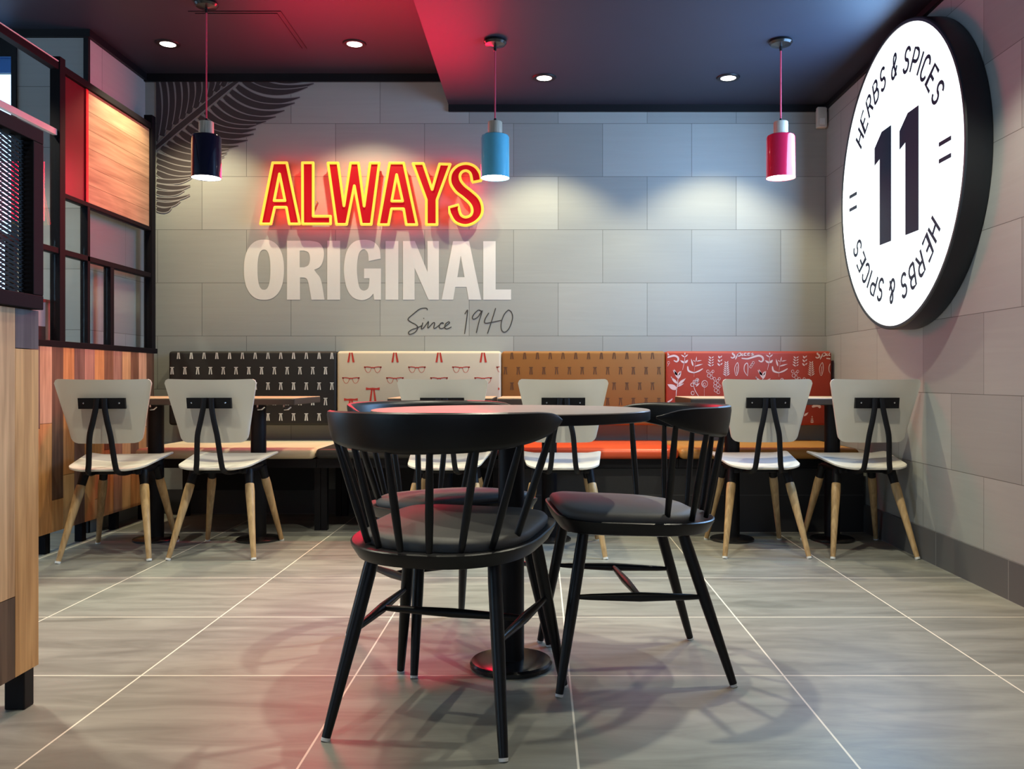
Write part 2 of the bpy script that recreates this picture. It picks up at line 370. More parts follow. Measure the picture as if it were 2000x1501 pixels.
b = MB(); b.box(-6.2, -2.9, 4.805, 4.815, 2.52, 2.60); b.build('blue_band_pane', M['blue_glass'], wf, smooth=0)  # tinted pane added to imitate the blue band outside the window
# take the part of the back wall away behind the window: an open street beyond
bw = bpy.data.objects['wall_back']
for v in bw.data.vertices:
    if v.co.x < -5: v.co.x = -2.84
# skirting and ceiling trims
b = MB(); b.box(XR-.012, XR, -3, YB, 0, .15); struct('baseboard_right', b, M['skirting'], smooth=0)
b = MB(); b.box(XL, XR-.012, YB-.012, YB, 0, .15); struct('baseboard_back', b, M['skirting_x'], smooth=0)
b = MB()
b.box(XL, STEP, YB-.02, YB, CZ_L-.047, CZ_L); b.box(XL-.02+.02, XL+.02, 4.70, YB-.02, CZ_L-.04, CZ_L)
b.box(-2.86, XL+.02, 4.68, 4.70, CZ_L-.04, CZ_L); struct('trim_1', b, M['black_trim'], smooth=0)
b = MB(); b.box(STEP, XR, YB-.02, YB, CZ_R-.042, CZ_R); b.box(XR-.02, XR, -3, YB-.02, CZ_R-.03, CZ_R); struct('trim_2', b, M['black_trim'], smooth=0)
b = MB(); b.box(XL-.022, XL+.004, 4.694, 4.70, 0, CZ_L-.04); b.box(XL, XL+.004, 4.70, 4.715, 0, CZ_L-.04); struct('trim_3', b, M['black_trim'], smooth=0)
b = MB(); b.box(-2.85, -2.822, 4.69, 4.70, 0, CZ_L-.04); struct('trim_4', b, M['black_trim'], smooth=0)
# ceiling access hatch
b = MB()
hx0, hx1, hy0, hy1 = -1.80, -1.325, 4.45, 4.95
for (d, wdt) in ((0, .006), (.026, .004)):
    b.box(hx0+d, hx1-d, hy0+d, hy0+d+wdt, CZ_L-.003, CZ_L-.0005); b.box(hx1-d-wdt, hx1-d, hy0+d+wdt, hy1, CZ_L-.003, CZ_L-.0005)
tag(b.build('access_hatch', M['black_trim'], smooth=0), 'thin black angled seam of an access hatch in the dark left ceiling', 'hatch')

# ------------------------------------------------------------------ downlights
dl_labels = ['round white downlight in the dark ceiling above the wood panel screen', 'round white downlight in the red-tinted ceiling above the red neon word',
             'round white downlight in the low ceiling just right of the light blue pendant', 'round white downlight in the low ceiling just left of the red pendant']
def downlight(x, y, label):
    z = czat(x); t = thing('downlight', (x, y, z), label, 'ceiling light', 'recessed downlights along the back wall')
    b = MB(); b.lathe([(.042, -.001), (.044, -.007), (.062, -.007), (.066, -.001)], n=36); b.build('bezel', M['black_trim'], t)
    b = MB(); b.lathe([(.0, -.0035), (.030, -.0035), (.042, -.005)], n=36); b.build('lens', M['down_glow'], t)
    return t
for (x, y), l in zip(DOWN, dl_labels): downlight(x, y, l)

# ------------------------------------------------------------------ pendants
def pendant(px, col, label):
    x, y = (px-CX)/F*4.35, 4.35; zc = czat(x)
    t = thing('pendant_lamp', (x, y, zc), label, 'pendant lamp', 'coloured cylinder pendants hung in a row')
    z = lambda a: a-zc
    b = MB(); b.lathe([(0, -.003), (.056, -.003), (.058, -.012), (.050, -.022), (.022, -.026), (.008, -.030), (.007, -.052), (0, -.053)], n=36); b.build('canopy', M['black_base'], t)
    b = MB(); b.tube([(0, 0, -.045), (0, 0, z(2.125))], .0038, 10); b.build('cord', M['cord'], t)
    b = MB(); b.lathe([(0, z(2.130)), (.006, z(2.130)), (.008, z(2.113)), (0, z(2.113))], n=16); b.build('cord_grip', M['black_metal'], t)
    b = MB(); b.lathe([(0, z(2.1135)), (.034, z(2.1135)), (.0355, z(2.111)), (.0355, z(2.046)), (0, z(2.046))], n=36); b.build('wooden_neck', M['neck_wood'], t)
    b = MB(); b.lathe([(.0, z(2.047)), (.060, z(2.047)), (.067, z(2.043)), (.071, z(2.033)), (.0715, z(1.845)), (.0730, z(1.833)), (.0705, z(1.833)), (.069, z(1.845)), (.068, z(2.03)), (0, z(2.035))], n=48)
    b.build('lamp_shade', col, t)
    b = MB(); b.lathe([(0, z(1.836)), (.060, z(1.836)), (.0695, z(1.8355))], n=48); b.build('diffuser', M['lamp_glow'], t)
    return t
pendant(403, M['shade_navy'], 'navy black cylinder pendant with wooden neck hanging in front of the painted feather')
pendant(967, M['shade_blue'], 'light blue cylinder pendant with wooden neck beside the end of the red neon word')
pendant(1525, M['shade_red'], 'crimson red cylinder pendant with wooden neck, hanging nearest the round white sign')
# motion sensor in the corner
t = thing('motion_sensor', (1.728, YB-.03, 2.372), 'small white motion sensor box up in the back right corner', 'sensor')
b = MB(); b.rbox(-.03, .03, -.02, .022, 0, .125, .006); b.build('housing', M['sensor'], t)
b = MB(); b.rbox(-.016, .016, -.0215, -.019, .015, .055, .001, 1); b.build('lens_window', M['shade_inside'], t)

# ------------------------------------------------------------------ feather mural (painted flat on the wall)
def build_feather():
    mb = MB(); dep = [YB-.0010]; top = H+(CY-149.5)/F*YB
    def W(p):
        x, z = (p[0]-CX)/F*YB, H+(CY-p[1])/F*YB; return (max(x, at(305.5, 0, YB)[0]), dep[0], min(z, top))
    def strip(pts, wd):
        v, f = ribbon(spline(pts, 6), wd) if not isinstance(wd, list) else ribbon(pts, wd)
        mb.add([W(p) for p in v], f)
    R = lambda t: (305+t*(476-305), 286-t*(286-147))
    # quill
    LQ = ribbon([R(-.02), R(.25), R(.5), R(.75), R(1.0)], [16, 15, 14.5, 14, 13])
    v, f = ribbon([R(-.02), R(.25), R(.5), R(.75), R(1.0)], [12, 11, 10.5, 10, 9]); QUILL = (v, f)
    def barb(p0, p1, sag, wmax, curl=0.0, tipw=1.2):
        """p0 on the quill, p1 tip"""
        dep[0] -= .00006; n = 14; pts = []; wd = []
        dx, dy = p1[0]-p0[0], p1[1]-p0[1]
        for i in range(n+1):
            s = i/n; k = 4*s*(1-s)*(1-curl*(s-.5))
            pts.append((p0[0]+dx*s+sag[0]*k, p0[1]+dy*s+sag[1]*k)); wd.append(max(tipw, wmax*min(1, .72+s*3)*(1-s**4.5)))
        v, f = ribbon(pts, [max(2.2, x+3.4) for x in wd]); mb.add([W(p) for p in v], f, 1)
        dep[0] -= .00006; v, f = ribbon(pts, wd); mb.add([W(p) for p in v], f)
    tips = [(625, 147), (613, 163), (601, 170), (586, 190), (576, 201), (556, 216), (539, 228), (520, 237), (501, 244), (500, 252), (496, 262), (484, 274), (466, 285), (447, 292), (443, 299), (438, 306)]
    for i, tp in enumerate(tips):
        s = 1.10-i*.072; q = R(s); q = (q[0]+7, q[1]+5); barb(q, tp, (-6, 17-abs(i-4)*.6), 12.4)
    tips2 = [(428, 314), (412, 324), (396, 334), (380, 342)]
    for i, tp in enumerate(tips2): barb((306, 302+i*11.5), tp, (2, 13-i), 10.2)
    for i, (a, tp) in enumerate([((306, 352), (372, 348)), ((306, 362), (372, 362)), ((306, 375), (360, 371)), ((306, 387), (371, 380)), ((306, 397), (352, 392)), ((306, 407), (335, 404))]): barb(a, tp, (2, 5), 8 if i != 3 else 5)
    # upper left barbs, sweeping up beyond the ceiling line
    for i in range(13):
        s = .02+i*.077; q = R(s); q = (q[0]-5, q[1]-7)
        e = (296+i*13.2+(4 if i > 8 else 0), 128); barb(q, e, (11-i*.2, -4), 10.6, 0, 10)
    dep[0] -= .0001; v, f = LQ; mb.add([W(p) for p in v], f, 1)
    dep[0] -= .0001; v, f = QUILL; mb.add([W(p) for p in v], f)
    return mb
fm = build_feather().build('feather_mural', [M['mural'], M['mural_line']], smooth=0, recalc=False)
tag(fm, 'large dark feather painted on the upper left corner of the grey back wall', 'mural')

# ------------------------------------------------------------------ lettering
def c4(x, y): return (460+x/3.448, 280+y/3.448)       # crop pixels -> photo pixels
def wallpts(loop, Z): return [(at(*c4(x, y), Z)[0], at(*c4(x, y), Z)[2]) for x, y in loop]
S_OUT = spline([(1655,250),(1646,200),(1612,155),(1555,135),(1495,150),(1452,198),(1446,262),(1480,322),(1532,364),(1578,408),(1594,450),(1582,484),(1548,496),(1518,480),(1505,438)], 5) + \
        [(1503,412),(1438,430)] + spline([(1442,468),(1478,528),(1545,552),(1610,532),(1655,484),(1662,425),(1640,368),(1590,320),(1545,284),(1517,248),(1512,214),(1528,190),(1556,184),(1582,204),(1594,262)], 5)
ALW = {'A': [[(250,130),(345,130),(432,542),(362,542),(342,430),(264,430),(238,542),(168,542)], [(296,205),(333,385),(260,385)]],
       'L': [[(450,130),(523,130),(523,490),(640,490),(640,542),(452,542)]],
       'W': [[(622,132),(690,132),(730,420),(774,132),(828,132),(866,422),(906,132),(968,132),(914,545),(848,545),(800,285),(748,545),(680,545)]],
       'A2': [[(1038,132),(1133,132),(1222,547),(1150,547),(1132,440),(1050,440),(1030,547),(962,547)], [(1085,210),(1125,388),(1052,388)]],
       'Y': [[(1195,135),(1265,135),(1324,310),(1374,138),(1446,140),(1357,380),(1357,547),(1285,547),(1285,380)]],
       'S': [S_OUT]}
sg = thing('neon_sign', at(727, 440, 5.34), 'red and yellow neon sign reading ALWAYS glowing on the grey back wall', 'neon sign')
def L2O(v): return (v[0]-sg.location.x, v[1]-sg.location.y, v[2]-sg.location.z)
ZF = 5.322
for key, loops in ALW.items():
    lps = [wallpts(l, ZF) for l in loops]
    me = fill2d(lps, .012); mb = MB()
    T = Matrix(((1,0,0,-sg.location.x),(0,0,1,ZF+.016-sg.location.y),(0,1,0,-sg.location.z),(0,0,0,1)))
    # faces: front/back flat = face, sides = return
    for p in me.polygons:
        mb.add([T @ me.vertices[i].co for i in p.vertices], [tuple(range(len(p.vertices)))], 0 if abs(p.normal.z) > .9 else 1)
    lo = mb.build('letter', [M['neon_red'], M['neon_side']], sg, smooth=0)
    tb = MB()
    for l in lps:
        pts = [Vector(L2O((x, ZF, z))) for x, z in l]
        n = len(pts)
        if key == 'S' and n > 20:
            tb.tube(pts+[pts[0], pts[1]], .0085, 8, up=(0, 1, 0), cap=False)
        else:
            for i in range(n):
                tb.tube([pts[i], pts[(i+1) % n]], .0085, 8, up=(0, 1, 0)); 
                tb.lathe([(0, -.0085), (.006, -.006), (.0085, 0), (.006, .006), (0, .0085)], pts[i], 10)
    tb.build('neon_tube', M['neon_yellow'], lo)
    sp = MB(); c = sum((Vector((x, 0, z)) for x, z in lps[0]), Vector())/len(lps[0])
    sp.tube([L2O((c.x, ZF+.029, c.z)), L2O((c.x, YB-.001, c.z))], .006, 8); sp.build('standoff', M['steel'], lo)

# ORIGINAL as flat vinyl
def ell(cx, cy, rx, ry, e=2.3, n=56, a0=0, a1=2*pi):
    out = []
    for i in range(n):
        t = a0+(a1-a0)*i/(n if abs(a1-a0-2*pi) < 1e-6 else n-1); c, s = cos(t), sin(t)
        out.append((cx+rx*math.copysign(abs(c)**(2/e), c), cy+ry*math.copysign(abs(s)**(2/e), s)))
    return out
ORI = [
 [ell(192, 850, 135, 203, 2.35), ell(192, 850, 43, 135, 2.5)],
 [[(347,655),(500,655)]+spline([(500,655),(560,668),(592,712),(594,770),(572,828),(530,850)],5)[1:]+spline([(545,872),(570,905),(585,960),(600,1052)],4)+[(512,1052)]+spline([(500,985),(487,925),(470,905),(435,902)],4)+[(435,1052),(347,1052)],
  [(433,722)]+spline([(462,722),(492,735),(502,775),(492,818),(462,834)],4)+[(433,834)]],
 [[(618,655),(705,655),(705,1052),(618,1052)]],
 [spline([(978,775),(968,705),(925,660),(860,648),(795,665),(748,730),(730,850),(748,970),(790,1035),(850,1055),(900,1040),(928,1010)],5)+[(935,1052),(980,1052),(980,842),(866,842),(866,908),(902,908)]+spline([(902,925),(893,975),(860,990),(832,960),(818,850),(830,745),(862,713),(890,735),(897,792)],5)],
 [[(1010,657),(1097,657),(1097,1052),(1010,1052)]],
 [[(1128,657),(1208,657),(1293,865),(1293,657),(1370,657),(1370,1052),(1300,1052),(1206,838),(1206,1052),(1128,1052)]],
 [[(1465,658),(1573,658),(1655,1052),(1570,1052),(1556,966),(1480,966),(1466,1052),(1388,1052)], [(1517,755),(1542,900),(1494,900)]],
 [[(1668,658),(1752,658),(1752,983),(1856,983),(1856,1052),(1668,1052)]],
]
og = thing('wall_lettering', at(735, 588, YB-.002), 'large flat white wall lettering reading ORIGINAL below the neon word', 'lettering')
for loops in ORI:
    me = fill2d([wallpts(l, YB) for l in loops], 0); mb = MB()
    T = Matrix(((1,0,0,-og.location.x),(0,0,1,YB-.0015-og.location.y),(0,1,0,-og.location.z),(0,0,0,1))); mb.mesh(me, 0, T)
    mb.build('letter', M['lettering'], og, smooth=0, recalc=False)
# Since 1940 handwritten
STK = [[(1292,1122),(1290,1112),(1275,1108),(1240,1115),(1195,1150),(1163,1180),(1175,1198),(1215,1220),(1228,1240),(1210,1270),(1175,1285),(1165,1272),(1185,1255),(1225,1240),(1255,1225),(1262,1205),(1258,1222),(1252,1248),(1268,1240),(1290,1210),(1300,1200),(1295,1235),(1300,1240),(1330,1208),(1342,1210),(1335,1240),(1345,1243),(1370,1225),(1392,1206),(1400,1212),(1385,1208),(1372,1230),(1380,1245),(1400,1242),(1425,1222),(1442,1208),(1435,1200),(1415,1215),(1410,1240),(1425,1248),(1455,1235)],
       [(1266,1178),(1270,1176)],
       [(1545,1148),(1562,1122),(1560,1160),(1552,1220),(1543,1282)],
       [(1655,1128),(1635,1122),(1605,1150),(1595,1175),(1608,1182),(1635,1165),(1662,1125),(1640,1200),(1622,1275)],
       [(1706,1140),(1682,1180),(1680,1208),(1720,1205),(1790,1190)], [(1752,1108),(1730,1180),(1697,1280)],
       [(1838,1120),(1810,1150),(1790,1205),(1792,1255),(1815,1270),(1845,1240),(1866,1175),(1858,1135),(1838,1120)]]
sc = thing('script_lettering', at(900, 655, YB-.002), 'thin black handwritten lettering reading Since 1940 under the white letters', 'lettering')
for k, s in enumerate(STK):
    sm = spline(s, 5) if len(s) > 2 else s
    v, f = ribbon([wallpts([p], YB)[0] for p in sm], .0052)
    mb = MB(); mb.add([(x-sc.location.x, YB-.0018-sc.location.y-.0001*(i % 3), z-sc.location.z) for i, (x, z) in enumerate(v)], f)
    mb.build('pen_stroke', M['ink'], sc, smooth=0, recalc=False)

# ------------------------------------------------------------------ round sign
ZC, HC, RO, XF = 4.105, 1.772, .705, 1.664
rs = thing('round_sign', (XR, ZC, HC), 'large round backlit white sign reading 11 HERBS & SPICES on the right wall', 'sign')
b = MB(); n = 96
prof = [(.62, 0), (RO, 0), (RO+.003, -.004), (RO+.003, XF-XR+.004), (RO-.002, XF-XR-.002), (RO-.014, XF-XR-.002), (RO-.016, XF-XR+.006)]
vs = []; fs = []
for r, d in prof:
    for k in range(n): a = 2*pi*k/n; vs.append((d, r*cos(a), r*sin(a)))
for i in range(len(prof)-1):
    for k in range(n): k2 = (k+1) % n; fs.append((i*n+k, i*n+k2, (i+1)*n+k2, (i+1)*n+k))
b.add(vs, fs); b.build('case', M['sign_case'], rs)
b = MB(); b.add([(XF-XR+.002, (RO-.014)*cos(2*pi*k/n), (RO-.014)*sin(2*pi*k/n)) for k in range(n)], [tuple(range(n))]); b.build('face', M['sign_face'], rs, smooth=0)
XT = XF-XR-.0005
def sgn(pts2): return [(XT, -u, v) for u, v in pts2]          # u to the viewer's right, v up
# numerals
for u0 in (-.228, .072):
    loop = [(u0+.205, .262), (u0+.205, -.287), (u0+.065, -.287), (u0+.065, .135), (u0, .118), (u0, .205), (u0+.09, .262)]
    me = fill2d([loop], 0); b = MB(); T = Matrix(((0,0,1,XT),(-1,0,0,0),(0,1,0,0),(0,0,0,1))); b.mesh(me, 0, T); b.build('numeral', M['sign_text'], rs, smooth=0, recalc=False)
arc = lambda cx, cy, rx, ry, a0, a1, n=9: [(cx+rx*cos(radians(a0+(a1-a0)*i/n)), cy+ry*sin(radians(a0+(a1-a0)*i/n))) for i in range(n+1)]
GL = {'H': [[(0,0),(0,1)],[(1,0),(1,1)],[(0,.5),(1,.5)]], 'E': [[(1,0),(0,0),(0,1),(1,1)],[(0,.52),(.82,.52)]],
      'R': [[(0,0),(0,1)]+arc(.55,.76,.42,.24,90,-90)+[(0,.52)],[(.5,.52),(1,0)]],
      'B': [[(0,0),(0,1)]+arc(.5,.77,.42,.23,90,-90)+[(0,.54)],[(.5,.54)]+arc(.5,.27,.48,.27,90,-90)+[(0,0)]],
      'S': [arc(.5,.75,.46,.25,20,200)+arc(.5,.75,.46,.25,210,262,3)+arc(.5,.26,.46,.26,80,0,5)+arc(.5,.26,.46,.26,-10,-160,8)],
      'P': [[(0,0),(0,1)]+arc(.55,.74,.44,.26,90,-90)+[(0,.48)]], 'I': [[(.5,0),(.5,1)]],
      'C': [arc(.5,.7,.48,.3,10,180)+arc(.5,.3,.48,.3,180,350)],
      '&': [[(1.02,0),(.25,.66)]+arc(.48,.80,.26,.20,215,0,9)+arc(.40,.26,.40,.28,80,300,12)+[(.80,.2),(1.0,.45)]]}
word = 'HERBS & SPICES'; wid = {' ': .5, 'I': .35}
for flip in (0, 1):
    tot = sum(wid.get(c, 1.0) for c in word); a = 149.0; step = (149-24)/tot
    for c in word:
        wv = wid.get(c, 1.0)
        if c != ' ':
            a_mid = radians(a-step*wv/2); gw = .056 if c != 'I' else .01; b = MB(); rb = .475
            for st in GL[c]:
                pl = []
                for (g, h) in st:
                    uu = (g-.5)*gw+(h-.5)*.012; r = rb+h*.105
                    cu, cv = cos(a_mid), sin(a_mid); u = r*cu+uu*cv; v = r*cv-uu*cu
                    if flip: u, v = -u, -v
                    pl.append((u, v))
                v, f = ribbon(pl, .0165); b.add([(XT-.0001*(i % 2), -p[0], p[1]) for i, p in enumerate(v)], f)
            b.build('letter', M['sign_text'], rs, smooth=0, recalc=False)
        a -= step*wv
for s in (-1, 1):
    for dv in (-.035, .035):
        b = MB(); u = s*.525; b.add(sgn([(u-.055, dv-.009+.0), (u+.055, dv-.009), (u+.055, dv+.009), (u-.055, dv+.009)]), [(0,1,2,3)]); b.build('dash_mark', M['sign_text'], rs, smooth=0, recalc=False)

# ------------------------------------------------------------------ banquette: seats, backs, plinth
SX = [-2.17, -1.205, -.225, .745, 1.71]
seatm = ['seat_cream', 'seat_black', 'seat_red', 'seat_tan']
sl = ['low bench with a cream vinyl seat below the black patterned backrest', 'low bench with a black vinyl seat below the cream patterned backrest',
      'low bench with a glossy orange-red vinyl seat below the tan backrest', 'low bench with an ochre tan vinyl seat below the red patterned backrest']
for i in range(4):
    x0, x1 = SX[i], SX[i+1]; cx = (x0+x1)/2; hw = (x1-x0)/2
    t = thing('banquette_bench', (cx, 5.0, 0), sl[i], 'bench', 'banquette benches along the back wall')
    b = MB(); b.rbox(-hw+.001, hw-.001, -.35, .35, .402, .458, .025, 5); b.build('seat_cushion', M[seatm[i]], t, smooth=60)
    b = MB(); b.box(-hw+.0015, hw-.0015, -.31, .34, .352, .400); b.build('apron', M['black_metal'], t, smooth=0)
    if i < 2:
        b = MB(); b.box(-hw+.06, hw-.06, .18, .20, .17, .33); b.build('back_board', M['black_metal'], t, smooth=0)
        for sx, yy in ((-1, -.2), (1, -.2), (-1, .3), (1, .3)):
            b = MB(); b.box(sx*(hw-.018)-.0165, sx*(hw-.018)+.0165, yy-.02, yy+.02, 0, .352); b.build('leg', M['black_metal'], t, smooth=0)
b = MB(); b.box(-.20, XR-.014, 4.73, YB-.014, 0, .345); tag(b.build('bench_plinth', M['plinth'], smooth=0), 'black tiled plinth under the two right hand benches', 'plinth')

BX = [-2.232, -1.221, -.232, .752, 1.752]; YF = 5.225; ZB0, ZB1 = .553, .998
def bp(px, py): return at(px, py, YF)[0], at(px, py, YF)[2]
def back(i, mats, name, label, deco):
    x0, x1 = BX[i], BX[i+1]; cx = (x0+x1)/2
    t = thing('backrest_panel', (cx, YF, ZB0), label, 'backrest', 'padded backrests on the wall above the benches')
    b = MB(); b.rbox(x0-cx+.001, x1-cx-.001, 0, YB-.001-YF, 0, ZB1-ZB0, .018, 4)
    def put(v2, f, mi=1, d=.0009):
        b.add([(min(max(x, x0+.012), x1-.012)-cx, -d, min(max(z, ZB0+.014), ZB1-.009)-ZB0) for x, z in v2], f, mi)
    deco(put, x0, x1); b.build('padded_cover', mats, t, smooth=40, recalc=False)
    return t
def ties(put, x0, x1, pitch=.0767, ph=0.0):
    wv, hv = .0115, .044
    for r in range(5):
        zt = ZB1-.003-.0925*r
        off = .012 if r % 2 else .012+pitch/2
        k = 0
        while True:
            xc = x0+off+.012+pitch*k; k += 1
            if xc > x1+.01: break
            j = random.random(); s = .6 if j < .35 else 1
            put([(xc-wv, zt), (xc+wv, zt), (xc+wv, zt-.0045), (xc-wv, zt-.0045)], [(0,3,2,1)])
            for sd in (-1, 1):
                put([(xc+sd*.0006, zt-.004), (xc+sd*.0058, zt-.004), (xc+sd*.0108, zt-hv), (xc+sd*(.0042*s), zt-hv)], [(0,1,2,3)] if sd < 0 else [(0,3,2,1)])
back(0, [M['back_black'], M['print_white']], 'a', 'black padded backrest printed with small white bow ties', ties)
def cream(put, x0, x1):
    def q(cx, cy): return (650+cx/5.714, 670+cy/5.714)
    def poly(pts): put([bp(*q(*p)) for p in pts], [tuple(range(len(pts)))])
    def stroke(pts, wd, sp=1):
        v, f = ribbon([bp(*q(*p)) for p in (spline(pts, 4) if sp else pts)], wd); put(v, f, 1)
    def tie(x, y, bar=True):
        if bar: poly([(x-77, y), (x-40, y+8), (x, y+4), (x+40, y+8), (x+77, y), (x+77, y+30), (x+40, y+26), (x, y+28), (x-40, y+26), (x-77, y+30)])
        poly([(x-20, y+25), (x-3, y+25), (x-18, y+165), (x-40, y+165)]); poly([(x+3, y+25), (x+20, y+25), (x+42, y+165), (x+18, y+165)])
    def specs(x, y):
        for s in (-1, 1):
            stroke([(x+s*18, y+6), (x+s*22, y+30), (x+s*38, y+58), (x+s*62, y+60), (x+s*82, y+35), (x+s*88, y+6)], .0022)
            stroke([(x+s*92, y+2), (x+s*60, y-1), (x+s*18, y+5)], .005, 0); stroke([(x+s*98, y), (x+s*80, y+6)], .008, 0)
        stroke([(x-20, y+10), (x, y+6), (x+20, y+10)], .006, 0)
    for k in range(-1, 5):
        X0 = 202+492*k
        tie(X0, 48, False); specs(X0, 384); tie(X0, 612); specs(X0+245, 264); tie(X0+245, 492)
        specs(X0, 384+560-40); 
back(1, [M['back_cream'], M['print_red']], 'b', 'cream padded backrest printed with red ties and spectacles', cream)
back(2, [M['back_tan'], M['print_brown']], 'c', 'tan leather-look backrest printed with small brown bow ties', ties)
def herbs(put, x0, x1):
    def q(cx, cy): return (1280+cx/5.556, 670+cy/5.556)
    def st(pts, wd=.004, sp=True):
        pp = [bp(*q(*p)) for p in (spline(pts, 5) if sp and len(pts) > 2 else pts)]
        w0 = [wd*(.5+.5*sin(pi*min(1, max(0, i/(len(pp)-1))))) for i in range(len(pp))]
        v, f = ribbon(pp, w0); put(v, f)
    def leaf(x, y, dx, dy, wd):   # solid tapering leaf
        n = 8; pts = [(x+dx*i/n, y+dy*i/n) for i in range(n+1)]; pp = [bp(*q(*p)) for p in pts]
        v, f = ribbon(pp, [max(.0008, wd*sin(pi*(i/n)**.8)) for i in range(n+1)]); put(v, f)
    def ring(x, y, r, wd=.003): st([(x+r*cos(t*pi/5), y+r*1.15*sin(t*pi/5)) for t in range(11)], wd, False)
    def sprig(x, y, h, s, w=.006, n=5):
        st([(x, y), (x+s*3, y-h)], .002, False)
        for i in range(n):
            yy = y-h*.25-h*.72*i/n; L = 22*(1-i/(n+3))
            leaf(x, yy, -L, -L*.7, w); leaf(x, yy, L, -L*.7, w)
        leaf(x, y-h, 0, -18, w)
    def bowl(x, y, s=1):
        st([(x-70*s, y-60*s), (x-58*s, y-10*s), (x, y+10*s)], .011); st([(x, y+10*s), (x+50*s, y-8*s), (x+95*s, y-35*s)], .009)
        leaf(x-10*s, y-60*s, -22*s, -80*s, .010); leaf(x+5*s, y-60*s, 90*s, -25*s, .008); leaf(x+20*s, y-110*s, 8*s, -55*s, .006); leaf(x+28*s, y-115*s, 55*s, -10*s, .006); leaf(x+10*s, y-112*s, -22*s, -15*s, .005)
        st([(x, y+10), (x, y+55)], .002, False); st([(x, y+8), (x+15, y-120)], .002, False)
    def cluster(x, y):
        for r, (ax, ay) in ((17, (0, 0)), (14, (25, -22)), (14, (-10, -45)), (16, (28, 20)), (12, (45, -45))): ring(x+ax, y+ay, r)
    for k in range(-1, 2):
        o = 920*k
        # script word with underline flourish
        st([(870+o,92),(845+o,95),(838+o,115),(855+o,128),(858+o,148),(835+o,160),(818+o,148)], .010)
        st([(900+o,108),(885+o,140),(868+o,175)], .008); st([(893+o,115),(920+o,105),(928+o,125),(905+o,140),(888+o,132)], .007)
        st([(945+o,108),(940+o,132),(955+o,132)], .007); st([(990+o,108),(968+o,110),(965+o,130),(990+o,132)], .007)
        st([(1000+o,122),(1025+o,108),(1005+o,108),(1002+o,130),(1030+o,130)], .006); st([(1060+o,105),(1045+o,112),(1065+o,125),(1040+o,132)], .007)
        st([(935+o,163),(1000+o,168),(1060+o,150),(1120+o,135),(1160+o,150),(1168+o,182),(1148+o,200),(1120+o,185)], .012)
        st([(1215+o,290),(1235+o,200),(1240+o,150)], .003); leaf(1235+o,215,-45,-30,.012); leaf(1240+o,215,35,-35,.014); leaf(1238+o,150,-40,-25,.008); leaf(1240+o,150,35,-30,.008); leaf(1240+o,125,0,-30,.007)
        bowl(1340+o, 310)
        for j in range(4): leaf(1525+o, 250-j*28, -38+j*4, -25, .008); leaf(1530+o, 245-j*28, 25, -18, .006)
        for j in range(3): leaf(1620+o, 245-j*40, -28+j*5, -30, .010); leaf(1625+o, 235-j*40, 25-j*3, -22, .007)
        for j in range(7): leaf(1690+o, 350-j*22, -38+j*3, -22, .007); leaf(1695+o, 350-j*22, 34-j*3, -26, .007)
        st([(1685+o,365),(1698+o,215)], .002, False)
        st([(1790+o,345),(1780+o,270),(1812+o,210),(1822+o,280),(1805+o,345),(1790+o,345)], .004); st([(1800+o,330),(1806+o,250)], .006, False)
        cluster(1500+o, 350)
        st([(1000+o,355),(965+o,300),(968+o,240),(995+o,215),(1005+o,255),(1000+o,355)], .005)
        for j in range(3): ring(1035+o+j*14, 255-j*22, 12)
        leaf(1160+o, 350, -50, -60, .013); leaf(1165+o, 350, 25, -48, .014); leaf(1100+o, 385, -10, -25, .007); leaf(1215+o,1,3,2,.001)
    for o in (0, 920):
        st([(225+o,575),(228+o,520),(240+o,450),(245+o,380)], .005)
        leaf(235+o,500,-105,-55,.030); leaf(240+o,440,-70,-70,.016); leaf(245+o,450,85,-70,.016); leaf(243+o,380,-40,-100,.014); leaf(246+o,390,35,-90,.014); leaf(240+o,470,70,-35,.010)
        st([(470+o,575),(430+o,510),(410+o,440)], .004)
        for (ax, ay) in ((405,540),(400,450),(425,420),(440,430),(455,400)): ring(ax+o, ay, 17, .004)
        leaf(440+o,470,40,-40,.008); leaf(440+o,420,30,-35,.008)
        st([(530+o,575),(530+o,465)], .002, False); ring(535+o, 440, 32, .004); ring(533+o, 445, 14, .003)
        cluster(650+o, 430); cluster(655+o, 510)
        st([(120+o,640),(160+o,625),(185+o,600)], .009)
    for o in (0, 160, 330): sprig(1700-o*1.9, 905, 100, 1, .006, 4)
    st([(1700,690),(1760,670),(1790,700)], .02); leaf(1610,790,50,-40,.012)
    sprig(1200, 880, 110, 1); ring(960, 800, 22); sprig(700, 860, 120, 1); sprig(430, 880, 100, 1)
back(3, [M['back_red'], M['print_pink']], 'd', 'red padded backrest printed with pale herb sprigs and the word Spices', herbs)

